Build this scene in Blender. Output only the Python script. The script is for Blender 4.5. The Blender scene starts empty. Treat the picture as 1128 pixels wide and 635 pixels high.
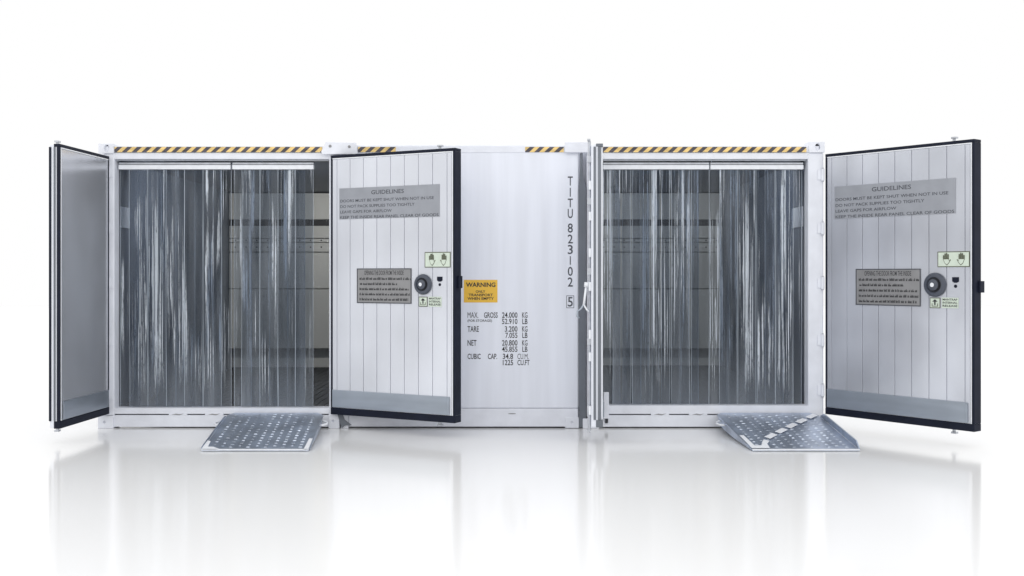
import bpy, bmesh, math, random
from mathutils import Vector, Matrix
random.seed(7)
scene = bpy.context.scene
C = scene.collection

# ------------------------------------------------------------------ camera
K = 0.0092                 # metres per photo pixel on the container fronts
D = 1200 * K               # camera distance to the fronts (y = 0)
CX, HY, BY = 564.0, 302.0, 472.0
ZC = (BY - HY) * K
cam = bpy.data.cameras.new('camera'); cam_o = bpy.data.objects.new('camera', cam); C.objects.link(cam_o)
cam.sensor_width = 36; cam.lens = 36 * 1200 / 1128
cam.shift_y = -(317.5 - HY) / 1128
cam.clip_end = 2000
cam_o.location = (0, -D, ZC); cam_o.rotation_euler = (math.pi / 2, 0, 0)
scene.camera = cam_o

# ------------------------------------------------------------------ light
w = bpy.data.worlds.new('World'); scene.world = w; w.use_nodes = True
bg = w.node_tree.nodes['Background']
bg.inputs[0].default_value = (1, 1, 1, 1); bg.inputs[1].default_value = 1.0
def area(name, loc, rot, sx, sy, power, col=(1, 1, 1)):
    l = bpy.data.lights.new(name, 'AREA'); l.shape = 'RECTANGLE'; l.size = sx; l.size_y = sy
    l.energy = power; l.color = col
    o = bpy.data.objects.new(name, l); C.objects.link(o); o.location = loc; o.rotation_euler = rot
    return o
area('overhead_softbox', (0, -9.5, 8.0), (0, 0, 0), 34, 8, 900)
area('rear_fill', (0, 22, 17.0), (0, 0, 0), 70, 38, 5000)  # added area light that whitens the floor behind the containers
scene.view_settings.view_transform = 'Standard'; scene.view_settings.look = 'None'
scene.view_settings.exposure = 0.0; scene.view_settings.gamma = 1.0
scene.render.engine = 'CYCLES'
scene.cycles.transparent_max_bounces = 32
scene.cycles.max_bounces = 12

# ------------------------------------------------------------------ materials
MATS = {}
def mat(name, col, rough=0.5, metal=0.0, noise=0.0, nscale=(3, 3, 3), bump=0.0, bscale=40, spec=0.5, rvar=0.0):
    m = bpy.data.materials.new(name); m.use_nodes = True
    nt = m.node_tree; b = nt.nodes['Principled BSDF']
    b.inputs['Base Color'].default_value = (*col, 1); b.inputs['Roughness'].default_value = rough
    b.inputs['Metallic'].default_value = metal; b.inputs['Specular IOR Level'].default_value = spec
    if noise or bump or rvar:
        tc = nt.nodes.new('ShaderNodeTexCoord'); mp = nt.nodes.new('ShaderNodeMapping')
        mp.inputs['Scale'].default_value = nscale
        nt.links.new(tc.outputs['Object'], mp.inputs[0])
        n = nt.nodes.new('ShaderNodeTexNoise'); n.inputs['Scale'].default_value = 1; n.inputs['Detail'].default_value = 2.5
        n.inputs['Roughness'].default_value = 0.5
        nt.links.new(mp.outputs[0], n.inputs[0])
        if noise:
            r = nt.nodes.new('ShaderNodeMapRange'); r.interpolation_type = 'SMOOTHSTEP'
            r.inputs['From Min'].default_value = 0.2; r.inputs['From Max'].default_value = 0.8
            r.inputs['To Min'].default_value = 1 - noise; r.inputs['To Max'].default_value = 1 + noise
            nt.links.new(n.outputs[0], r.inputs[0])
            v = nt.nodes.new('ShaderNodeVectorMath'); v.operation = 'SCALE'
            v.inputs[0].default_value = col
            nt.links.new(r.outputs[0], v.inputs['Scale']); nt.links.new(v.outputs[0], b.inputs['Base Color'])
        if rvar:
            r2 = nt.nodes.new('ShaderNodeMapRange')
            r2.inputs['From Min'].default_value = 0.3; r2.inputs['From Max'].default_value = 0.7
            r2.inputs['To Min'].default_value = max(0.03, rough - rvar); r2.inputs['To Max'].default_value = rough + rvar
            nt.links.new(n.outputs[0], r2.inputs[0]); nt.links.new(r2.outputs[0], b.inputs['Roughness'])
        if bump:
            n2 = nt.nodes.new('ShaderNodeTexNoise'); n2.inputs['Scale'].default_value = bscale; n2.inputs['Detail'].default_value = 3
            nt.links.new(mp.outputs[0], n2.inputs[0])
            bp = nt.nodes.new('ShaderNodeBump'); bp.inputs['Strength'].default_value = bump; bp.inputs['Distance'].default_value = 0.02
            nt.links.new(n2.outputs[0], bp.inputs['Height']); nt.links.new(bp.outputs[0], b.inputs['Normal'])
    MATS[name] = m
    return m
mat('white_paint', (.79, .815, .885), .32, noise=.05, nscale=(9, 9, .6), bump=.04, bscale=1.6)
mat('frame_paint', (.78, .80, .86), .35, noise=.05, nscale=(6, 6, 6), bump=.05, bscale=5)
mat('liner', (.66, .68, .735), .24, metal=.3, noise=.12, nscale=(1.3, 1.3, .9))
mat('liner_steel', (.64, .66, .71), .22, metal=.65, noise=.2, nscale=(.9, .9, .6))
mat('liner_dull', (.55, .57, .625), .22, metal=.45, noise=.22, nscale=(1.3, 1.3, .9))
mat('kick_steel', (.36, .40, .455), .34, metal=.7, noise=.10, nscale=(2, 2, 9), bump=.05, bscale=3)
mat('rubber', (.008, .011, .024), .6, noise=.2, nscale=(8, 8, 8), spec=.2)
mat('grey_rubber', (.145, .16, .185), .5, noise=.12, nscale=(4, 4, 2))
mat('zinc', (.55, .57, .61), .35, metal=.7, noise=.12, nscale=(20, 20, 20))
mat('dark', (.02, .022, .028), .5, noise=.1)
mat('black_paint', (.018, .018, .022), .5, noise=.15, nscale=(30, 30, 30))
mat('grey_print', (.065, .07, .085), .5, noise=.25, nscale=(40, 40, 40))
mat('yellow', (.83, .50, .055), .4, noise=.04, nscale=(20, 20, 20))
mat('tape_yellow', (.80, .57, .22), .45, noise=.25, nscale=(9, 30, 30))
mat('tape_black', (.07, .063, .08), .45, noise=.5, nscale=(9, 30, 30))
mat('sign_grey', (.31, .325, .36), .38, noise=.07, nscale=(6, 6, 6))
mat('plate_grey', (.27, .27, .275), .35, metal=.2, noise=.08, nscale=(8, 8, 8))
mat('pale_green', (.62, .70, .60), .4, noise=.05, nscale=(20, 20, 20))
mat('olive', (.10, .11, .07), .5, noise=.1)
mat('knob_black', (.065, .075, .10), .35, noise=.1)
mat('white', (.82, .84, .88), .4, noise=.04, nscale=(20, 20, 20))
mat('ramp', (.45, .51, .62), .32, metal=.75, noise=.28, nscale=(6, 4, 6), bump=.08, bscale=6)
mat('ramp_tread', (.60, .66, .75), .28, metal=.8, noise=.45, nscale=(5, 3, 5))
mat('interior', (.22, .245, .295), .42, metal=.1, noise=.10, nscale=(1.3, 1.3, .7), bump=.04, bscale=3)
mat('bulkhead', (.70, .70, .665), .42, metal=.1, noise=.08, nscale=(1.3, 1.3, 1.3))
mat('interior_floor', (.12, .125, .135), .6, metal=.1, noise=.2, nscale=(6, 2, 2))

# clear PVC strip with vertical scuffs, plus reflection streaks and haze painted into its colour
def pvc():
    m = bpy.data.materials.new('pvc'); m.use_nodes = True; nt = m.node_tree
    for n in list(nt.nodes): nt.nodes.remove(n)
    L = nt.links.new; N = nt.nodes.new
    out = N('ShaderNodeOutputMaterial')
    tc = N('ShaderNodeTexCoord'); oi = N('ShaderNodeObjectInfo')
    off = N('ShaderNodeVectorMath'); off.operation = 'SCALE'; off.inputs[0].default_value = (17, 5, 31)
    L(oi.outputs['Random'], off.inputs['Scale'])
    add = N('ShaderNodeVectorMath'); L(tc.outputs['Object'], add.inputs[0]); L(off.outputs[0], add.inputs[1])
    def noise(scale, detail, rough=.6):
        mp = N('ShaderNodeMapping'); mp.inputs['Scale'].default_value = scale; L(add.outputs[0], mp.inputs[0])
        n = N('ShaderNodeTexNoise'); n.inputs['Scale'].default_value = 1; n.inputs['Detail'].default_value = detail
        n.inputs['Roughness'].default_value = rough
        L(mp.outputs[0], n.inputs[0]); return n.outputs[0]
    def rng(v, a, b, c, d):
        r = N('ShaderNodeMapRange'); r.inputs['From Min'].default_value = a; r.inputs['From Max'].default_value = b
        r.inputs['To Min'].default_value = c; r.inputs['To Max'].default_value = d; L(v, r.inputs[0]); return r.outputs[0]
    def mul(a, b):
        x = N('ShaderNodeMath'); x.operation = 'MULTIPLY'; L(a, x.inputs[0]); L(b, x.inputs[1]); return x.outputs[0]
    def mx(a, b):
        x = N('ShaderNodeMath'); x.operation = 'MAXIMUM'; L(a, x.inputs[0]); L(b, x.inputs[1]); return x.outputs[0]
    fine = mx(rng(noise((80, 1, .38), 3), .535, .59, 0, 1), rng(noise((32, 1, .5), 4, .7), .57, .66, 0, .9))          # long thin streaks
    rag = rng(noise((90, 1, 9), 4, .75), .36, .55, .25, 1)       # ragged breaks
    zone = rng(noise((4.5, 1, .45), 2), .49, .61, .04, 1)         # where scuffs and painted reflections gather
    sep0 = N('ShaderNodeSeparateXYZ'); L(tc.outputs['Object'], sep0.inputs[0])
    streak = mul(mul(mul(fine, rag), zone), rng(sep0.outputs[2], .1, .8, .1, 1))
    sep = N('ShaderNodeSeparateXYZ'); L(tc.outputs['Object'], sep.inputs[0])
    low = rng(sep.outputs[2], .0, .7, .15, .0)                  # paler lower ends: hazy reflection painted in
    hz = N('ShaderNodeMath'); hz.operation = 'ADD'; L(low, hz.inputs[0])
    L(mul(rng(noise((9, 1, .8), 3), .36, .75, .0, .15), rng(oi.outputs['Random'], 0, 1, .15, 1.5)), hz.inputs[1]); haze = hz.outputs[0]  # random haze per strip, painted in place of broad reflections
    scuff_sheen = mx(haze, rng(streak, 0, .42, 0, 1))
    tr = N('ShaderNodeBsdfTransparent'); tr.inputs[0].default_value = (.56, .60, .66, 1)
    gl = N('ShaderNodeBsdfGlossy'); gl.inputs['Roughness'].default_value = .12; gl.inputs[0].default_value = (.85, .92, 1, 1)
    bp = N('ShaderNodeBump'); bp.inputs['Strength'].default_value = .35; bp.inputs['Distance'].default_value = .02
    L(noise((22, 1, 1.1), 4), bp.inputs['Height']); L(bp.outputs[0], gl.inputs['Normal'])
    fr = N('ShaderNodeFresnel'); fr.inputs[0].default_value = 1.27; L(bp.outputs[0], fr.inputs['Normal'])
    m1 = N('ShaderNodeMixShader'); L(fr.outputs[0], m1.inputs[0]); L(tr.outputs[0], m1.inputs[1]); L(gl.outputs[0], m1.inputs[2])
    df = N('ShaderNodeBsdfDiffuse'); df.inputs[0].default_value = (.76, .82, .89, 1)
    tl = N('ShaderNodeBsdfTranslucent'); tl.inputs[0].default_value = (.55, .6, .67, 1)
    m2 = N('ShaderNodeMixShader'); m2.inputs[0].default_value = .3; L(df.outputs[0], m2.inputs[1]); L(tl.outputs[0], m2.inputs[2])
    m3 = N('ShaderNodeMixShader'); L(scuff_sheen, m3.inputs[0]); L(m1.outputs[0], m3.inputs[1]); L(m2.outputs[0], m3.inputs[2])
    L(m3.outputs[0], out.inputs[0])
    MATS['pvc'] = m
pvc()

mat('pvc_edge', (.42, .47, .53), .25, noise=.5, nscale=(20, 20, 1.5))
# glossy white studio floor
fm = mat('floor', (.86, .86, .86), .12, spec=.45)
nt = fm.node_tree

# ------------------------------------------------------------------ mesh helpers
class MB:
    def __init__(s): s.v = []; s.f = []; s.m = []; s.names = []
    def mi(s, m):
        if m not in s.names: s.names.append(m)
        return s.names.index(m)
    def raw(s, vs, fs, m):
        b = len(s.v); i = s.mi(m); s.v += [tuple(v) for v in vs]
        for f in fs: s.f.append([b + q for q in f]); s.m.append(i)
        return s
    def box(s, x0, x1, y0, y1, z0, z1, m):
        if x0 > x1: x0, x1 = x1, x0
        if y0 > y1: y0, y1 = y1, y0
        if z0 > z1: z0, z1 = z1, z0
        return s.raw([(x0,y0,z0),(x1,y0,z0),(x1,y1,z0),(x0,y1,z0),(x0,y0,z1),(x1,y0,z1),(x1,y1,z1),(x0,y1,z1)],
              [(0,3,2,1),(4,5,6,7),(0,1,5,4),(1,2,6,5),(2,3,7,6),(3,0,4,7)], m)
    def prism(s, pts, y0, y1, m):          # polygon in x,z extruded along y
        if sum(pts[i][0]*pts[(i+1)%len(pts)][1]-pts[(i+1)%len(pts)][0]*pts[i][1] for i in range(len(pts))) < 0: pts = pts[::-1]
        n = len(pts); vs = [(x, y0, z) for x, z in pts] + [(x, y1, z) for x, z in pts]
        fs = [list(range(n)), list(range(2*n-1, n-1, -1))] + [(i, n+i, n+(i+1)%n, (i+1)%n) for i in range(n)]
        return s.raw(vs, fs, m)
    def tube(s, path, r, m, n=10, rs=None):
        path = [Vector(p) for p in path]; vs = []; fs = []
        up = None
        for i, p in enumerate(path):
            t = (path[min(i+1, len(path)-1)] - path[max(i-1, 0)]).normalized()
            if up is None: up = Vector((0,0,1)) if abs(t.z) < .9 else Vector((1,0,0))
            a = t.cross(up).normalized(); b = a.cross(t).normalized(); up = b
            rr = rs[i] if rs else r
            for q in range(n):
                an = 2*math.pi*q/n; vs.append(p + (a*math.cos(an) + b*math.sin(an))*rr)
        for i in range(len(path)-1):
            for q in range(n):
                fs.append((i*n+q, i*n+(q+1)%n, (i+1)*n+(q+1)%n, (i+1)*n+q))
        fs.append(list(range(n))[::-1]); fs.append([(len(path)-1)*n+q for q in range(n)])
        return s.raw(vs, fs, m)
    def lathe(s, cx, cz, prof, m_list, n=32):   # profile of (r, y) around the y axis
        for i in range(len(prof)-1):
            vs = []; fs = []
            for (r, y) in (prof[i], prof[i+1]):
                for q in range(n):
                    an = 2*math.pi*q/n; vs.append((cx + r*math.cos(an), y, cz + r*math.sin(an)))
            for q in range(n): fs.append((q, (q+1)%n, n+(q+1)%n, n+q))
            s.raw(vs, fs, m_list[i])
        return s
    def text(s, body, x0, x1, z0, z1, y, m, bold=0.0):
        vs, fs = text_mesh(body, bold)
        ax = min(v[0] for v in vs); bx = max(v[0] for v in vs); az = min(v[1] for v in vs); bz = max(v[1] for v in vs)
        sx = (x1-x0)/(bx-ax); sz = (z1-z0)/(bz-az)
        return s.raw([(x0+(v[0]-ax)*sx, y, z0+(v[1]-az)*sz) for v in vs], fs, m)
    def build(s, name, parent=None, origin=(0,0,0), bevel=0.0, smooth=False):
        me = bpy.data.meshes.new(name)
        me.from_pydata([(v[0]-origin[0], v[1]-origin[1], v[2]-origin[2]) for v in s.v], [], s.f)
        for n in s.names: me.materials.append(MATS[n])
        me.polygons.foreach_set('material_index', s.m)
        if smooth: me.polygons.foreach_set('use_smooth', [True]*len(s.f))
        me.update()
        o = bpy.data.objects.new(name, me); C.objects.link(o)
        if parent: o.parent = parent
        if bevel:
            b = o.modifiers.new('bevel', 'BEVEL'); b.width = bevel; b.segments = 2; b.limit_method = 'ANGLE'; b.angle_limit = math.radians(40)
        return o
_tc = {}
def text_mesh(body, bold):
    if (body, bold) in _tc: return _tc[(body, bold)]
    cu = bpy.data.curves.new('t', 'FONT'); cu.body = body; cu.resolution_u = 3; cu.offset = bold
    o = bpy.data.objects.new('t', cu); C.objects.link(o)
    dg = bpy.context.evaluated_depsgraph_get(); dg.update()
    me = bpy.data.meshes.new_from_object(o.evaluated_get(dg))
    r = ([tuple(v.co) for v in me.vertices], [list(p.vertices) for p in me.polygons])
    bpy.data.objects.remove(o); bpy.data.meshes.remove(me); bpy.data.curves.remove(cu)
    _tc[(body, bold)] = r
    return r
def X(px): return (px - CX) * K
def Z(py): return (BY - py) * K
def at(px, py, y):
    s = (D + y) / D
    return (px - CX) * K * s, ZC + (HY - py) * K * s
def empty(name, loc, label, cat, group=None):
    o = bpy.data.objects.new(name, None); C.objects.link(o); o.location = loc
    o['label'] = label; o['category'] = cat
    if group: o['group'] = group
    return o

# ------------------------------------------------------------------ floor
f = MB(); f.raw([(-60,-60,0),(60,-60,0),(60,40,0),(-60,40,0)], [(0,1,2,3)], 'floor')
fl = f.build('floor'); fl['kind'] = 'structure'

# ------------------------------------------------------------------ containers
LEN = 6.06
G = 'refrigerated containers joined side by side'
EDGES = {'A': (108.5, 374.2), 'B': (375.8, 640.2), 'C': (641.8, 908)}
def container(key, label):
    a, b = EDGES[key]
    cx = (X(a) + X(b)) / 2
    root = empty('refrigerated_container', (cx, 0, 0), label, 'container', G)
    return root, (cx, 0, 0)
def hole_plate(mb, x0, x1, z0, z1, y0, y1, hx, hz, rx, rz, m, n=16):
    # a block whose front carries a real round-ended hole
    outer = []; inner = []
    cxm, czm = hx, hz
    for q in range(n):
        an = 2*math.pi*(q+.5)/n; c, s_ = math.cos(an), math.sin(an)
        inner.append((hx + rx*c, hz + rz*s_))
        tx = ((x1-hx) if c > 0 else (hx-x0))/abs(c) if abs(c) > 1e-6 else 1e9
        tz = ((z1-hz) if s_ > 0 else (hz-z0))/abs(s_) if abs(s_) > 1e-6 else 1e9
        t = min(tx, tz); outer.append((hx + t*c, hz + t*s_))
    # snap the outer points nearest the corners onto them
    for (qx, qz) in ((x0,z0),(x1,z0),(x1,z1),(x0,z1)):
        j = min(range(n), key=lambda q: (outer[q][0]-qx)**2 + (outer[q][1]-qz)**2); outer[j] = (qx, qz)
    vs = [(x, y0, z) for x, z in outer] + [(x, y0, z) for x, z in inner] + [(x, y0+.05, z) for x, z in inner] + [(x, y1, z) for x, z in outer]
    fs = []
    for q in range(n):
        r = (q+1) % n
        fs += [(q, r, n+r, n+q), (n+q, n+r, 2*n+r, 2*n+q), (q, 3*n+q, 3*n+r, r)]
    mb.raw(vs, fs, m); mb.raw([(x, y0+.05, z) for x, z in inner], [list(range(n))], 'dark')
    mb.raw([(x, y1, z) for x, z in outer], [list(range(n))[::-1]], m)

def hazard_tape(root, org, px0, px1, phase=0.0, py0=162.2, py1=168, y=-.0085):
    mb = MB(); per = 10.9; slant = 6.2
    i = -3
    def clip(poly):
        def cut(poly, xk, keep):
            out = []
            for a, b in zip(poly, poly[1:]+poly[:1]):
                ia = keep(a[0]); ib = keep(b[0])
                if ia: out.append(a)
                if ia != ib:
                    t = (xk-a[0])/(b[0]-a[0]); out.append((xk, a[1]+(b[1]-a[1])*t))
            return out
        poly = cut(poly, px0, lambda x: x >= px0)
        return cut(poly, px1, lambda x: x <= px1) if poly else poly
    while px0 + phase + i*per/2 < px1 + 10:
        a = px0 + phase + i*per/2 + random.uniform(-.15, .15)
        poly = clip([(a-slant/2, py1), (a+per/2-slant/2, py1), (a+per/2+slant/2, py0), (a+slant/2, py0)])
        if len(poly) >= 3:
            mb.prism([(X(p), Z(q)) for p, q in poly], y, y+.002, 'tape_yellow' if i % 2 else 'tape_black')
        i += 1
    return mb.build('hazard_tape', root, org)

def open_bay(key, root, org, op, posts, castings, sill_top):
    a, b = EDGES[key]
    ox0, ox1, oz_top, oz_bot = X(op[0]), X(op[1]), Z(op[2]), Z(op[3])
    xl, xr = X(a), X(b)
    T = .07
    # shell
    MB().box(xl+.004, X(op[0])-.012, .16, LEN, .17, Z(165), 'white_paint').build('side_wall', root, org, .004)
    MB().box(X(op[1])+.012, xr-.004, .16, LEN, .17, Z(165), 'white_paint').build('side_wall', root, org, .004)
    MB().box(xl+.004, xr-.004, .16, LEN, Z(165)+.002, Z(161.5), 'white_paint').build('roof', root, org, .004)
    MB().box(xl+.004, xr-.004, LEN+.002, LEN+.06, .02, Z(161.5), 'white_paint').build('rear_wall', root, org, .004)
    # front frame
    MB().box(xl+.05, xr-.05, 0, .15, Z(168), Z(161), 'frame_paint').build('top_rail', root, org, .006)
    h = MB().box(xl+.05, xr-.05, .004, .15, oz_top, Z(168)-.002, 'frame_paint')
    h.box(ox0+.004, ox1-.004, .03, .14, oz_top-.012, oz_top-.001, 'zinc')
    h.build('header', root, org, .005)
    for (p0, p1) in posts:
        MB().box(X(p0), X(p1), -.004, .15, Z(460), Z(168.6), 'frame_paint').build('corner_post', root, org, .012)
    s = MB()
    s.box(xl+.05, xr-.05, .0, .16, Z(456.2), oz_bot, 'frame_paint')
    s.box(xl+.05, xr-.05, .028, .16, Z(457.4), Z(456.2)-.001, 'dark')
    s.box(xl+.05, xr-.05, -.004, .16, Z(470.3), Z(457.4)-.001, 'frame_paint')
    x = op[0] + 8
    holes = (196, 236) if key == 'A' else (727, 769)
    for hx in holes:   # pressed anchor points that interrupt the groove
        s.box(X(hx-10), X(hx+10), -.006, .04, Z(458), Z(455.4), 'frame_paint')
        s.prism([(X(hx-7), Z(456.9)), (X(hx-2), Z(455.8)), (X(hx+2), Z(456.4)), (X(hx+7), Z(455.7)), (X(hx+2), Z(457.6)), (X(hx-2), Z(457.2))], -.0085, -.0065, 'plate_grey')
    s.build('door_sill', root, org, .004)
    for (p0, p1, q0, q1, big) in castings:
        c = MB(); x0, x1, z0, z1 = X(p0), X(p1), Z(q1), Z(q0)
        if big: hole_plate(c, x0, x1, z0, z1, -.022, .16, (x0+x1)/2+.008, (z0+z1)/2, .026, .036, 'frame_paint')
        else: hole_plate(c, x0, x1, z0, z1, -.022, .16, (x0+x1)/2-.012, (z0+z1)/2, .013, .013, 'frame_paint')
        c.build('corner_casting', root, org, .006)
    # inside: floor, ceiling, walls, bulkhead
    IB = 4.46
    wi = ox0 - .006; we = ox1 + .006
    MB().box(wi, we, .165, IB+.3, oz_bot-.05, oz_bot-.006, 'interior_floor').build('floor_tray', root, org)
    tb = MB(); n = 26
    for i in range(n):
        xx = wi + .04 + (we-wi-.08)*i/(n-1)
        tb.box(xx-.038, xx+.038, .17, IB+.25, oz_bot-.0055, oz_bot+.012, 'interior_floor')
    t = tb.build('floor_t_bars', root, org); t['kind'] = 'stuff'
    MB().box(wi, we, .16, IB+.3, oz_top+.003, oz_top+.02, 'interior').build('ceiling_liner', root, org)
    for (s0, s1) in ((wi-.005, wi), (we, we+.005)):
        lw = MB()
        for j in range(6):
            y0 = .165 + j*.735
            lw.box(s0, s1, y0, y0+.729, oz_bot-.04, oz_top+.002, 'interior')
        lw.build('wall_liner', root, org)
    def bz(py): return at(0, py, IB)[1]
    rows = [(213, 242), (249, 262.5), (263.2, 266.8), (267.6, 277.6), (278.4, 318), (318.8, 384)]
    for r0, r1 in rows:
        MB().box(wi+.01, we-.01, IB, IB+.03, bz(r1), bz(r0), 'bulkhead').build('bulkhead_panel', root, org, .004)
    MB().box(wi, we, IB+.3, IB+.33, oz_bot-.05, oz_top+.02, 'bulkhead').build('evaporator_screen', root, org)
    MB().box(wi+.01, we-.01, IB+.04, IB+.06, bz(250), bz(241), 'dark').build('air_slot', root, org)
    # added fill light and made-up housing inside the header, brightening the load space
    lb = MB().box((wi+we)/2-.5, (wi+we)/2+.5, .26, .34, oz_top-.05, oz_top-.002, 'white'); lb.build('fill_light_housing', root, org, .01)
    ll = bpy.data.lights.new('fill_light', 'AREA'); ll.shape = 'RECTANGLE'; ll.size = 1.0; ll.size_y = .06; ll.energy = 30; ll.color = (1, .99, .95)
    lo = bpy.data.objects.new('fill_light', ll); C.objects.link(lo); lo.parent = root
    lo.location = ((wi+we)/2-org[0], .36, oz_top-.03); lo.rotation_euler = (math.radians(75), 0, 0)
    sc = MB()
    for py in (265, 272.5):
        for i in range(14):
            xx = wi+.1+(we-wi-.2)*i/13
            sc.box(xx-.009, xx+.009, IB-.006, IB-.0005, bz(py)-.009, bz(py)+.009, 'dark')
    o = sc.build('bulkhead_screws', root, org); o['kind'] = 'stuff'

def curtain(root, org, sections, z_top, z_bot, y=.085):
    # rail with the strips hanging from it, one mesh each
    L = Z(z_bot) ; H = Z(z_top) - L
    variants = []
    for v in range(5):
        me = bpy.data.meshes.new('strip'); nx, nz = 7, 26; W = .182; th = .0025
        ph = random.uniform(0, 6); bow = random.choice((-1, 1))*random.uniform(.006, .006)
        vs = []
        for k in range(nz+1):
            fz = k/nz
            for i in range(nx+1):
                u = i/nx - .5
                yy = bow*(4*u*u-1)*(1-.3*fz) + .006*math.sin(fz*5+ph)*(1-fz) + .004*math.sin(fz*11+ph*2+u*4)*(1-fz)
                vs.append((u*W + .004*math.sin(fz*4+ph)*(1-fz), yy, fz*H))
        fs = [(k*(nx+1)+i, k*(nx+1)+i+1, (k+1)*(nx+1)+i+1, (k+1)*(nx+1)+i) for k in range(nz) for i in range(nx)]
        nf = len(fs); ne = 0
        for e in (0, nx):                       # thicker cut edges catch the light
            b0 = len(vs)
            for k in range(nz+1):
                p = vs[k*(nx+1)+e]
                for (ax, ay) in ((-.0022, 0), (0, -.0026), (.0022, 0), (0, .0026)): vs.append((p[0]+ax, p[1]+ay, p[2]))
            for k in range(nz):
                for q_ in range(4):
                    fs.append((b0+k*4+q_, b0+k*4+(q_+1)%4, b0+(k+1)*4+(q_+1)%4, b0+(k+1)*4+q_))
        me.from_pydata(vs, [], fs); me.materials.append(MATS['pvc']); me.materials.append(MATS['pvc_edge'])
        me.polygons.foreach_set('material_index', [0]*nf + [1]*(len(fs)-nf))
        me.polygons.foreach_set('use_smooth', [True]*len(fs)); me.update(); variants.append(me)
    for (p0, p1) in sections:
        r = MB()
        r.box(X(p0), X(p1), y-.022, y+.03, Z(186), Z(181.2), 'white')
        r.box(X(p0), X(p1), y-.012, y+.03, Z(180.6), Z(178.4), 'zinc')
        r.box(X(p0)+.01, X(p1)-.01, y, y+.02, Z(181.2)+.0005, Z(180.6)-.0005, 'dark')
        rail = r.build('curtain_rail', root, org, .002)
        n = max(1, round((p1-p0-20)/10.6)); 
        for i in range(n+1):
            x = X(p0+10 + (p1-p0-20)*i/n) + random.uniform(-.006, .006)
            o = bpy.data.objects.new('strip', random.choice(variants)); C.objects.link(o); o.parent = rail
            o.location = (x-org[0], y + (.006 if i % 2 else .034) , L)
            o.rotation_euler = (0, 0, random.uniform(-.10, .10))
            if random.random() < .5: o.scale = (-1, 1, 1)

# ---- doors -----------------------------------------------------------------
class Door:
    """Door leaf in its own frame: origin at the hinge foot, +x (times m) to the free edge, inner face at y = 0 looking to -y."""
    def __init__(s, root, org, hinge_px, free_px, scale, z_top, z_bot, mirror=1, t=.10):
        hx = X(hinge_px); fxw = (free_px-CX)*K/scale; fy = -D*(1-1/scale)
        s.m = mirror; dx, dy = fxw-hx, fy
        s.w = math.hypot(dx, dy); s.a = math.atan2(dy*mirror, dx*mirror)
        s.base = Vector((hx, -.03, Z(z_bot))); s.h = Z(z_top)-Z(z_bot); s.t = t
        s.root = root; s.org = org
    def leaf(s, edge):
        m = s.m; b = MB()
        b.box(0, m*s.w, .004, s.t, 0, s.h, 'white_paint')
        s.o = b.build('door', s.root, (0,0,0), .004)
        s.o.location = (s.base.x-s.org[0], s.base.y, s.base.z); s.o.rotation_euler = (0, 0, s.a)
        return s.o
    def uv(s, px, py):            # where the sight line through a photo point meets the inner face
        d = Vector(((px-CX)*K, D, (HY-py)*K)); c = Vector((0, -D, ZC))
        n = Vector((math.sin(s.a), -math.cos(s.a), 0))
        t = (s.base-c).dot(n)/d.dot(n); p = c + d*t - s.base
        return p.dot(Vector((math.cos(s.a), math.sin(s.a), 0)))*s.m, p.z
    def part(s, mb, name, bevel=0, smooth=False, label=None):
        o = mb.build(name, s.o, (0,0,0), bevel, smooth)
        if label: o['label'] = label
        return o

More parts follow.
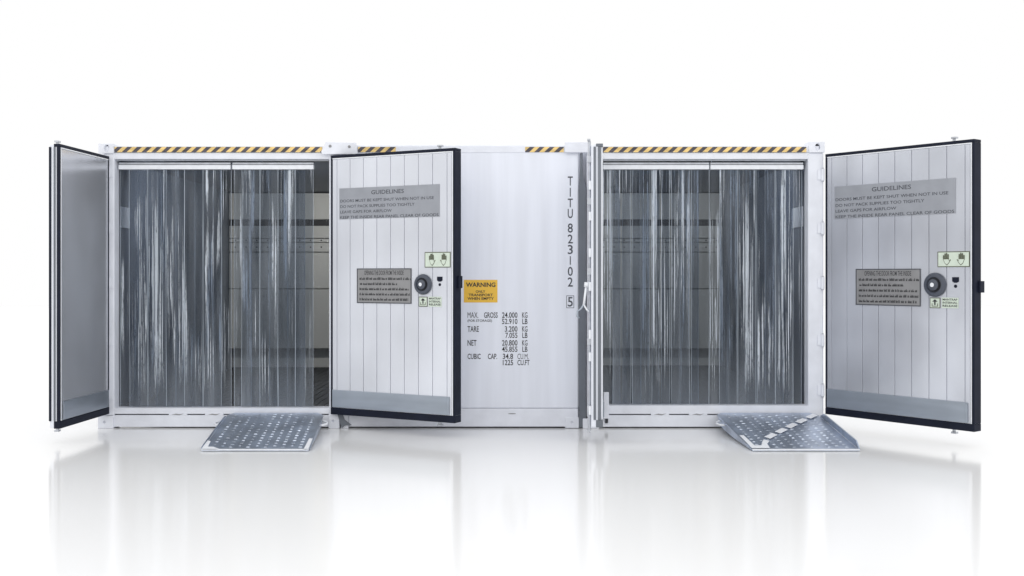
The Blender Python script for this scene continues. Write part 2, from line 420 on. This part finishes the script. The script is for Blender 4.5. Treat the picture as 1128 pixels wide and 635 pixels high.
def dress_door(d, planks, edge='black', liner='liner', kick=(0.02, .17, .93), rod=.83, ro=.03):
    m, w_, h, t = d.m, d.w, d.h, d.t
    d.leaf(edge)
    gb, gt, gf = .062, .022, .018
    # gasket round the leaf (top, free edge, bottom and a thin hinge lip)
    g = MB()
    fr_ = 'grey_rubber' if edge == 'grey' else 'rubber'; gd = t+.004 if edge == 'black' else t*.55
    g.box(m*.0, m*(w_+.006), -.012, gd, -.006, gb, fr_)
    g.box(m*.0, m*(w_+.006), -.012, gd, h-gt, h+.006, fr_)
    g.box(0, m*.02, -.010, .003, gb+.001, h-gt-.001, 'rubber')
    if edge == 'black':
        g.box(m*(w_-gf), m*(w_+.006), -.012, t+.004, gb+.001, h-gt-.001, 'rubber')
    else:
        dk = 'rubber' if edge == 'striped' else 'grey_rubber'
        g.box(m*(w_-.006), m*(w_+.012), -.014 if edge == 'striped' else t*.06, t*.2 if edge == 'striped' else t*.36, gb+.001, h-gt-.001, dk)
        g.box(m*(w_-.006), m*(w_+.010), t*(.38 if edge == 'striped' else .55), t*(.56 if edge == 'striped' else .78), gb+.001, h-gt-.001, 'grey_rubber')
        if edge == 'striped': g.box(m*(w_-.006), m*(w_+.012), t*.84, t+.006, gb+.001, h-gt-.001, dk)
    d.part(g, 'gasket', .004)
    e = MB().box(m*(w_-gf-.014), m*(w_-gf-.001), -.010, .0035, gb+.002, h-gt-.002, 'white')
    e.box(m*.021, m*(w_-gf-.016), -.010, .0035, h-gt-.013, h-gt-.002, 'white')
    d.part(e, 'edge_trim', .002)
    # liner
    z0, z1 = gb+.002, h-gt-.015
    u0, u1 = .022, w_-gf-.016
    if planks:
        bw = .055
        edges = [u0, u0+bw] + [u0+bw + (u1-.05-u0-bw)*i/planks for i in range(1, planks+1)] + [u1]
        for a, b in zip(edges, edges[1:]):
            p = MB().box(m*(a+.0012), m*(b-.0035), -.008, .0035, z0, z1, liner)
            d.part(p, 'plank', .0022)
    else:
        d.part(MB().box(m*u0, m*u1, -.006, .0035, z0, z1, liner), 'liner_sheet', .002)
    k = MB().box(m*u0, m*(u1-.02), -.016, -.0085, gb+.006, gb+.006+kick[1], 'kick_steel')
    k.box(m*(u1-.045), m*(u1-.021), -.024, -.0165, gb+.02, gb+kick[1]-.01, 'kick_steel')
    d.part(k, 'kick_plate', .003)
    # locking rod on the outer face with cams above and below the leaf
    u = w_*rod; r = MB()
    r.tube([(m*u, t+ro, -.045), (m*u, t+ro, h+.04)], .015, 'zinc', 12)
    for zz in (h+.042, -.062):
        r.box(m*(u-.02), m*(u+.03), t+.008, t+ro+.02, zz, zz+.018, 'zinc')
    for fz in (.06, .3, .55, .8, .95):
        r.box(m*(u-.035), m*(u+.035), t+.001, t+ro+.02, h*fz-.03, h*fz+.03, 'zinc')
    d.part(r, 'locking_rod', .002)

def door_signs(d, gl, op, knob, hands, icon, rel1, rel2):
    Y0 = -.0095
    def rect(r):
        u0, za = d.uv(r[0], r[2]); u1, _ = d.uv(r[1], r[2]); _, zb = d.uv(r[0], r[3]); return u0, u1, zb, za
    # guidelines
    u0, u1, z0, z1 = rect(gl); b = MB(); b.box(u0, u1, Y0-.002, Y0+.001, z0, z1, 'sign_grey'); W, H = u1-u0, z1-z0
    y = Y0-.0028
    def line(s, fu0, fu1, fz0, fz1, bold=0.0): b.text(s, u0+W*fu0, u0+W*fu1, z0+H*fz0, z0+H*fz1, y, 'grey_print', bold)
    line('GUIDELINES', .33, .655, .77, .90, .010)
    line('DOORS MUST BE KEPT SHUT WHEN NOT IN USE', .01, .945, .545, .635, .010)
    line('DO NOT PACK SUPPLIES TOO TIGHTLY', .01, .76, .365, .455, .010)
    line('LEAVE GAPS FOR AIRFLOW', .01, .535, .19, .28, .010)
    line('KEEP THE INSIDE REAR PANEL CLEAR OF GOODS', .01, .99, .015, .105, .010)
    d.part(b, 'guidelines_sign')
    # instruction plate
    u0, u1, z0, z1 = rect(op); b = MB(); W, H = u1-u0, z1-z0
    b.box(u0, u1, Y0-.003, Y0+.001, z0, z1, 'plate_grey'); y = Y0-.0038
    for q in ((u0, u1, z0, z0+.009), (u0, u1, z1-.009, z1), (u0, u0+.009, z0+.009, z1-.009), (u1-.009, u1, z0+.009, z1-.009)):
        b.box(q[0], q[1], Y0-.005, Y0-.0031, q[2], q[3], 'grey_print')
    b.text('OPENING THE DOOR FROM THE INSIDE', u0+W*.14, u0+W*.86, z0+H*.81, z0+H*.94, y, 'black_paint', .004)
    rr = random.Random(3)
    for i, (fa, fb) in enumerate(((.05, .98), (.06, .74), (.05, .95), (.05, .97), (.05, .94))):
        zz = z0 + H*(.67-.148*i); u = u0+W*fa      # lines too small to read: word-sized strokes
        while u < u0+W*fb:
            l = rr.uniform(.012, .045)
            q = u
            while q < min(u+l, u0+W*fb):
                hh = H*rr.choice((.045, .06, .06, .075)); b.box(q, q+.0055, y, y+.0005, zz, zz+hh, 'black_paint'); q += .0085
            b.box(u, min(u+l, u0+W*fb), y-.0006, y-.0001, zz+H*.02, zz+H*.033, 'black_paint')
            u += l+.012
    d.part(b, 'instruction_plate')
    # round release knob
    u, zc = d.uv(knob[0], knob[1]); R = knob[2]*K
    b = MB(); y = -.008
    b.lathe(u, zc, [(R*.98, y), (R, y-.012), (R*.9, y-.028), (R*.66, y-.032), (R*.6, y-.022), (R*.52, y-.022), (R*.46, y-.045), (R*.2, y-.055), (R*.18, y-.06), (.0005, y-.062)],
            ['knob_black', 'knob_black', 'knob_black', 'knob_black', 'dark', 'dark', 'knob_black', 'knob_black', 'white'])
    d.part(b, 'release_knob', 0, True)
    # two hands sign
    u0, u1, z0, z1 = rect(hands); b = MB(); W, H = u1-u0, z1-z0
    b.box(u0, u1, Y0-.002, Y0+.001, z0, z1, 'olive')
    b.box(u0+.008, u1-.008, Y0-.0034, Y0-.0021, z0+.008, z1-.008, 'pale_green')
    for c, sg in ((.29, 1), (.74, -1)):
        def P(a, bb): return (u0+W*c + sg*W*a, z0+H*bb)
        hand = [P(-.11,.50), P(-.06,.24), P(.01,.10), P(.07,.24), P(.135,.46), P(.115,.50), P(.07,.40), P(.075,.55), P(-.10,.55)]
        b.prism(hand, Y0-.0048, Y0-.0036, 'olive')
        ins = [P(-.095,.50), P(-.05,.26), P(.01,.16), P(.06,.27), P(.115,.455), P(.075,.355), P(.06,.52), P(-.088,.52)]
        b.prism(ins, Y0-.0062, Y0-.005, 'pale_green')
        for i, (fx0, top) in enumerate(((-.11, .74), (-.062, .85), (-.014, .88), (.034, .80))):
            b.prism([P(fx0, .50), P(fx0+.038, .50), P(fx0+.038, top), P(fx0+.026, top+.03), P(fx0+.012, top+.03), P(fx0, top)], Y0-.0072, Y0-.0063, 'olive')
    d.part(b, 'two_hands_sign')
    # small pictogram
    u0, u1, z0, z1 = rect(icon); W, H = u1-u0, z1-z0; b = MB()
    b.prism([(u0, z0+H*.62), (u0+W*.3, z0+H*.5), (u0+W*.7, z0+H*.5), (u1, z0+H*.62), (u1, z1), (u0, z1)], Y0-.001, Y0+.001, 'rubber')
    b.prism([(u0+W*.5+W*.24*math.cos(q), z0+H*.2+H*.15*math.sin(q)) for q in [i*math.pi/5 for i in range(10)]], Y0-.001, Y0+.001, 'rubber')
    d.part(b, 'pictogram_sticker')
    # release stickers
    u0, u1, z0, z1 = rect(rel1); W, H = u1-u0, z1-z0; b = MB()
    b.box(u0, u1, Y0-.002, Y0+.001, z0, z1, 'olive'); b.box(u0+.007, u1-.007, Y0-.0034, Y0-.0021, z0+.007, z1-.007, 'pale_green')
    b.box(u0+W*.44, u0+W*.56, Y0-.005, Y0-.0035, z0+H*.3, z0+H*.66, 'black_paint')
    b.prism([(u0+W*.24, z0+H*.62), (u0+W*.76, z0+H*.62), (u0+W*.5, z0+H*.85)], Y0-.005, Y0-.0035, 'black_paint')
    b.box(u0+W*.2, u0+W*.8, Y0-.005, Y0-.0035, z0+H*.16, z0+H*.22, 'olive')
    for q in (.2, .74): b.box(u0+W*q, u0+W*(q+.06), Y0-.005, Y0-.0035, z0+H*.22, z0+H*.45, 'olive')
    d.part(b, 'release_arrow_sticker')
    u0, u1, z0, z1 = rect(rel2); W, H = u1-u0, z1-z0; b = MB()
    b.box(u0, u1, Y0-.002, Y0+.001, z0, z1, 'pale_green')
    for i, s in enumerate(('MANTRAP', 'INTERNAL', 'RELEASE')):
        b.text(s, u0+W*.06, u0+W*.94, z0+H*(.72-.3*i), z0+H*(.92-.3*i), Y0-.0026, 'black_paint', .02)
    d.part(b, 'release_text_sticker')

def hinges(root, org, x, zs, side, y=-.012, hgt=13):
    for py in zs:
        b = MB(); z0, z1 = Z(py+hgt/2), Z(py-hgt/2)
        b.tube([(x, y-.012, z0), (x, y-.012, z1)], .017, 'frame_paint', 12)
        b.box(x-side*.05, x, y-.004, y+.006, z0+.01, z1-.01, 'frame_paint')
        b.tube([(x, y-.012, z0-.012), (x, y-.012, z0-.001)], .011, 'zinc', 10)
        b.tube([(x, y-.012, z1+.001), (x, y-.012, z1+.012)], .011, 'zinc', 10)
        b.build('hinge', root, org, .002)

# ---- container with the plain ramp
A, oa = container('A', 'white refrigerated container with open doors and plain unmarked ramp at its sill')
open_bay('A', A, oa, (126, 362.5, 175.5, 449.8), ((117, 126), (362.5, 374)),
         ((109, 126, 158.5, 169.5, True), (108.5, 125.5, 458, 472, False), (362.3, 374.2, 456, 472, False)), 450)
hazard_tape(A, oa, 126.5, 355)
curtain(A, oa, ((128, 252), (254, 344)), 186.5, 449.2)
MB().box(X(126)-.006, X(126)+.006, .17, .44, Z(250), Z(226.5), 'white').build('wall_plate', A, oa, .003)
hinges(A, oa, X(119.5), (190, 252, 312, 375, 435), -1)
dA1 = Door(A, oa, 120.5, 66.5, 1.107, 173.5, 455, -1, .085); dress_door(dA1, 0, 'striped', 'liner_steel', rod=.80)
dA2 = Door(A, oa, 365.5, 501.5, 1.065, 172.6, 455.3, 1, .10); dress_door(dA2, 8, 'black', 'liner', (.02, .175, .93))
door_signs(dA2, (374.5, 485, 208, 242), (394, 454, 296, 334), (467, 313.5, 10.8), (468.5, 497, 278, 295), (482, 488, 305, 316), (462, 471.5, 327, 338), (472.5, 487, 327, 338))
b = MB().box(dA2.w+.007, dA2.w+.03, .03, .09, dA2.h*.49, dA2.h*.535, 'rubber'); dA2.part(b, 'lock_keeper', .003)

# ---- closed middle container
B, ob = container('B', 'closed white refrigerated container with yellow warning sign and black weight markings')
a, bb = EDGES['B']
MB().box(X(a)+.004, X(bb)-.004, .06, LEN, .03, Z(161.5), 'white_paint').build('body', B, ob, .006)
fp = MB().box(X(384), X(637.5), .0, .058, Z(450), Z(160), 'white_paint').build('front_panel', B, ob, .012)
MB().box(X(377), X(383.5), .004, .058, Z(456), Z(161), 'frame_paint').build('corner_post', B, ob, .006)
MB().box(X(384), X(637), -.006, .058, Z(470.3), Z(450)-.002, 'frame_paint').build('bottom_rail', B, ob, .008)
b = MB(); b.prism([(X(564)+.055*math.cos(i*math.pi/10), Z(455.2)+.011*math.sin(i*math.pi/10)) for i in range(20)], -.009, -.0062, 'frame_paint')
b.prism([(X(564)+.04*math.cos(i*math.pi/10), Z(455.8)+.005*math.sin(i*math.pi/10)) for i in range(20)], -.0105, -.0092, 'plate_grey')
b.build('drain_cover', B, ob)
MB().box(X(394), X(637), -.005, -.0005, Z(168.3), Z(161.5), 'frame_paint').build('top_rail', B, ob, .002)
hazard_tape(B, ob, 394.5, 436, y=-.0085); hazard_tape(B, ob, 578.5, 621, 2, y=-.0085)
for (p0, p1, q0, q1) in ((375.8, 384, 457, 472), (622.5, 637.5, 459.5, 471.5)):
    c = MB(); hole_plate(c, X(p0), X(p1), Z(q1), Z(q0), -.02, .058, X((p0+p1)/2), Z((q0+q1)/2), .011, .011, 'frame_paint'); c.build('corner_casting', B, ob, .006)
for pts, bolts in (([(359.5, 157.2), (393, 158), (394.5, 170), (391, 170.6), (356, 170.6), (354.5, 168)], ((364.5, 161.8), (385.5, 162.4))),
                   ([(622, 157.3), (650, 157.3), (650, 168), (648, 168.6), (622, 168.6)], ())):
    p = MB(); p.prism([(X(x_), Z(y_)) for x_, y_ in pts], -.045, -.024, 'frame_paint')
    for (x_, y_) in bolts:
        p.prism([(X(x_)+.016*math.cos(i*math.pi/3), Z(y_)+.016*math.sin(i*math.pi/3)) for i in range(6)], -.052, -.0455, 'plate_grey')
    p.build('joining_plate', B, ob, .004)
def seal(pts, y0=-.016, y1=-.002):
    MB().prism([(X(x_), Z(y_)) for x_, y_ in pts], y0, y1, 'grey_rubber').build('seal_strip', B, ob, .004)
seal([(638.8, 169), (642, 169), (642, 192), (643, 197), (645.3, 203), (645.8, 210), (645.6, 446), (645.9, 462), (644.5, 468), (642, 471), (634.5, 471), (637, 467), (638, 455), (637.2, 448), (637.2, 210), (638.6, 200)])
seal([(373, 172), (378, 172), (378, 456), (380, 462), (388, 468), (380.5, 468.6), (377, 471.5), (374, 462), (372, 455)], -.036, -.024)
# markings
b = MB(); b.box(X(511), X(548), -.003, -.0005, Z(333.4), Z(308.5), 'yellow')
for s, p0, p1, q0, q1, bo in (('WARNING', 513.3, 545.8, 311.4, 316.4, .03), ('ONLY', 524, 534.6, 320, 322.8, .025), ('TRANSPORT', 516.2, 543, 323.7, 326.7, .025), ('WHEN EMPTY', 515, 544, 327.6, 330.6, .025)):
    b.text(s, X(p0), X(p1), Z(q1), Z(q0), -.0036, 'black_paint', bo)
b.build('warning_sign', B, ob)
def q(v): return 500+v/3.528
def qy(v): return 300+v/3.528
for s, x0, x1, y0, y1 in (('MAX.', 53, 95, 156, 178), ('GROSS', 117, 170, 156, 178), ('24.000', 187, 247, 156, 178), ('KG', 265, 286, 156, 178),
    ('(FOR STORAGE)', 53, 148, 184, 196), ('52.910', 187, 247, 181, 202), ('LB', 266, 286, 181, 202),
    ('TARE', 53, 97, 210, 232), ('3.200', 198, 247, 210, 232), ('KG', 265, 286, 210, 232), ('7.055', 200, 247, 235, 256), ('LB', 266, 286, 235, 256),
    ('NET', 53, 88, 264, 286), ('20.800', 187, 247, 264, 286), ('KG', 265, 286, 264, 286), ('45.855', 187, 247, 289, 310), ('LB', 266, 286, 289, 310),
    ('CUBIC', 53, 104, 317, 338), ('CAP.', 132, 168, 317, 338), ('34.8', 190, 230, 317, 338), ('CU.M.', 247, 290, 317, 338), ('1225', 190, 230, 341, 362), ('CU.FT', 247, 294, 341, 362)):
    MB().text(s, X(q(x0)), X(q(x1)), Z(qy(y1)), Z(qy(y0)), -.0012, 'black_paint', 0.0 if 'M' in s else .013).build('weight_marking', B, ob)
for s, y0, y1 in (('T', 194.6, 204.6), ('I', 207.2, 217), ('T', 219, 228.6), ('U', 230.4, 240.6), ('8', 246.3, 256.6), ('2', 258.6, 268.4), ('3', 270, 280.2), ('1', 282.4, 291.8), ('0', 294.2, 304.2), ('2', 305.8, 316), ('5', 327.4, 338)):
    wv = .55 if s in 'I1' else 2.8
    MB().text(s, X(628.2-wv), X(628.2+wv), Z(y1), Z(y0), -.0012, 'grey_print', .010).build('serial_character', B, ob)
b = MB()
x0, x1, z0, z1 = X(623.9), X(632.4), Z(339.6), Z(325.8)
for r in ((x0, x1, z0, z0+.005), (x0, x1, z1-.005, z1), (x0, x0+.005, z0+.005, z1-.005), (x1-.005, x1, z0+.005, z1-.005)):
    b.box(r[0], r[1], -.0014, -.0006, r[2], r[3], 'grey_print')
b.build('check_digit_frame', B, ob)

# ---- container with the dashed-line ramp
Cc, oc = container('C', 'white refrigerated container with open doors behind ramp bearing dashed white line')
open_bay('C', Cc, oc, (664, 890, 175.5, 447), ((646.2, 664), (890, 907.2)),
         ((890.5, 908, 156.5, 168.5, True), (641.8, 660, 461, 472, False), (893, 908, 458, 472, False)), 447)
hazard_tape(Cc, oc, 661, 888, 1)
curtain(Cc, oc, ((665, 782.5), (784, 887)), 186.5, 446.4)
MB().box(X(890)-.006, X(890)+.006, .2, .62, Z(249), Z(226), 'white').build('wall_plate', Cc, oc, .003)
b = MB(); b.box(X(664.6), X(670.5), -.03, -.002, Z(461), Z(432), 'frame_paint'); b.tube([(X(668), -.016, Z(466)), (X(668), -.016, Z(461)-.001)], .016, 'dark', 10)
b.build('door_stop', Cc, oc, .004)
hinges(Cc, oc, X(905.6), (193, 252, 312, 375, 430), 1)
dC2 = Door(Cc, oc, 908.8, 1071.8, 1.128, 171.2, 455.2, 1, .10); dress_door(dC2, 8, 'black', 'liner_dull', (.02, .185, .93))
door_signs(dC2, (920, 1053.5, 206, 241.5), (943.5, 1015, 296.5, 336), (1031, 314, 12.2), (1033.5, 1069, 277.5, 294.5), (1049.5, 1057, 305.5, 318), (1025, 1036.5, 328, 339.5), (1038, 1056.5, 328, 339.5))
b = MB().box(dC2.w+.007, dC2.w+.03, .05, .12, dC2.h*.475, dC2.h*.515, 'rubber'); dC2.part(b, 'lock_keeper', .003)
# door standing straight out towards the viewer, beside the middle container
dC1 = Door(Cc, oc, 662, 662.5, 1.105, 173, 454, -1, .095); dress_door(dC1, 0, 'grey', 'liner_steel', rod=.9, ro=.018)
t = dC1.t; hh = dC1.h; u = -(dC1.w-.06)
b = MB()
zz = (Z(313)-dC1.base.z)
b.tube([(u, t+.042, zz+.025), (u, t+.045, zz-.018)], .03, 'white', 14, [.020, .024])
b.tube([(u, t+.045, zz), (u, t+.058, zz-.10), (u, t+.070, zz-.19)], .011, 'white', 10)
b.tube([(u, t+.07, zz-.18), (u, t+.095, zz-.22), (u, t+.125, zz-.24), (u, t+.13, zz-.29), (u, t+.11, zz-.305)], .008, 'kick_steel', 8)
b.tube([(u, t+.07, zz-.18), (u, t+.04, zz-.23), (u, t+.02, zz-.245)], .008, 'white', 8)
dC1.part(b, 'lock_handle', 0, True)
for fz in (.06, .25, .33, .5, .62, .75, .86):
    dC1.part(MB().box(-(dC1.w-.02), -(dC1.w-.1), t+.001, t+.024, hh*fz-.05, hh*fz+.03, 'white'), 'rod_bracket', .004)

# ------------------------------------------------------------------ ramps
def ramp(label, pts, ztop, group, dashed, ztaper=.0):
    # pts: top-left, top-right, bottom-left, bottom-right corners on the ground plan
    tl, tr, bl, br = [Vector(p) for p in pts]
    o0 = (tl+tr+bl+br)/4
    root = empty('loading_ramp', (o0.x, o0.y, 0), label, 'ramp', group)
    org = (o0.x, o0.y, 0)
    def S(u, v, h=0.0):          # u across, v from the ground edge up to the sill
        p = (bl*(1-u)+br*u)*(1-v) + (tl*(1-u)+tr*u)*v
        return (p.x, p.y, .012 + (ztop-.012)*v + h)
    th = .010
    def slab(uv, h0, h1, m, mb):
        n = len(uv); vs = [S(a, b_, h0) for a, b_ in uv] + [S(a, b_, h1) for a, b_ in uv]
        fs = [list(range(n))[::-1], list(range(n, 2*n))] + [(i, (i+1)%n, n+(i+1)%n, n+i) for i in range(n)]
        mb.raw(vs, fs, m)
    mb = MB(); ch = .06
    slab([(0, 0), (1, 0), (1, 1-ch), (1-ch, 1), (ch, 1), (0, 1-ch)], -th, 0, 'ramp', mb)
    mb.build('deck', root, org, .002)
    W = (br-bl).length; Lr = (tl-bl).length
    # folded side rims and the skirts under the deck
    for uu, sg in ((0, -1), (1, 1)):
        r = MB(); d_ = .014/W*sg
        hi = .055 if dashed and uu == 1 else .016
        prof = [(.02, .004), (.08, hi), (.80, hi), (.88, .010)]
        for (va, ha), (vb, hb) in zip(prof, prof[1:]):
            vs = [S(uu, va, -.0), S(uu, vb, -.0), S(uu, vb, hb), S(uu, va, ha), S(uu+d_, va, -.0), S(uu+d_, vb, -.0), S(uu+d_, vb, hb), S(uu+d_, va, ha)]
            r.raw(vs, [(0,1,2,3),(7,6,5,4),(3,2,6,7),(0,4,5,1),(0,3,7,4),(1,5,6,2)], 'ramp')
        r.build('side_rim', root, org, .002)
        k_ = MB(); lo = [(.03, -.004), (.5, -.055), (.9, -.075)]
        for (va, ha), (vb, hb) in zip(lo, lo[1:]):
            e = .012/W
            a0, a1 = (uu, uu+e) if uu == 0 else (uu-e, uu)
            def clampz(v, h): 
                p = S(a0, v, -th-.001+h); return max(p[2], .004) - S(a0, v, 0)[2]
            vs = []
            for aa in (a0, a1):
                vs += [S(aa, va, -th-.001), S(aa, vb, -th-.001), S(aa, vb, clampz(vb, hb)), S(aa, va, clampz(va, ha))]
            k_.raw(vs, [(0,1,2,3),(7,6,5,4),(0,4,5,1),(2,6,7,3),(1,5,6,2),(0,3,7,4)], 'ramp')
        k_.build('skirt', root, org)
        # carrying handle
        hd = MB(); pth = []
        for i in range(9):
            an = math.pi*i/8; p = S(uu, .74+.06*math.cos(an), -.018)
            pth.append((p[0] + sg*(.005+.065*math.sin(an)), p[1], p[2]))
        hd.tube(pth, .010, 'white', 8); hd.build('handle', root, org, 0, True)
    # raised tread: rows of pressed oblong studs
    tr_ = MB(); cols, rows = 11, 14
    for c in range(cols):
        for r in range(rows):
            u = .09 + .82*c/(cols-1); v = .07 + .84*r/(rows-1) + (.03 if c % 2 else 0)
            du, dv, hgt = .019*random.uniform(.7, 1.1), .009, .006*random.uniform(.4, 1.1)
            base = [S(u-du, v-dv*.6), S(u, v-dv), S(u+du, v-dv*.6), S(u+du, v+dv*.6), S(u, v+dv), S(u-du, v+dv*.6)]
            top = [S(u-du*.45, v-dv*.35, hgt), S(u+du*.45, v-dv*.35, hgt), S(u+du*.45, v+dv*.35, hgt), S(u-du*.45, v+dv*.35, hgt)]
            tr_.raw(base+top, [(6,7,8,9),(0,1,6),(1,7,6),(1,2,7),(2,3,8,7),(3,4,8),(4,9,8),(4,5,9),(5,0,6,9)], 'ramp_tread')
    o = tr_.build('tread_studs', root, org); o['kind'] = 'stuff'
    # front lip and painted marks
    lp = MB(); slab([(0, -.012), (1, -.012), (1, .018), (0, .018)], .0008, .004, 'white', lp); lp.build('front_lip', root, org)
    mk = MB()
    if dashed:
        slab([(.0, .02), (.17, .02), (.185, .12), (.155, .16), (.115, .08), (.05, .08), (.045, .33), (.0, .33)], .0105, .0125, 'white', mk)
        slab([(.155, .161), (.186, .121), (.235, .19), (.195, .225)], .0105, .0125, 'white', mk)
        a0, a1 = Vector((.225, .25)), Vector((.985, .93))
        for i in range(5):
            p = a0.lerp(a1, i/5+.03); q_ = a0.lerp(a1, (i+.86)/5)
            slab([(p.x-.018, p.y+.024), (p.x+.018, p.y-.024), (q_.x+.018, q_.y-.024), (q_.x-.018, q_.y+.024)], .0105, .0125, 'white', mk)
        mk.build('dashed_line', root, org)
    else:
        slab([(0, .0), (.16, .0), (.10, .045), (.045, .05), (.035, .18), (0, .2)], .0105, .0125, 'white', mk); mk.build('corner_mark', root, org); mk = MB()
        slab([(.955, .0), (1, .0), (1, .25), (.965, .25)], .0105, .0125, 'white', mk)
        mk.build('corner_mark', root, org)
    return root
YB = -D*(1-1/1.150)
s_ = 1.150
ramp('plain grey studded metal ramp with white marks only at its corners', [(X(253), -.025), (X(357), -.025), ((222-CX)*K/s_, YB), ((340-CX)*K/s_, YB)], Z(454.5), 'metal loading ramps', False)
ramp('grey studded metal ramp crossed by a diagonal dashed white line', [(X(787), -.025), (X(897.5), -.025), ((829-CX)*K/s_, YB), ((947-CX)*K/s_, YB)], Z(454.5), 'metal loading ramps', True)
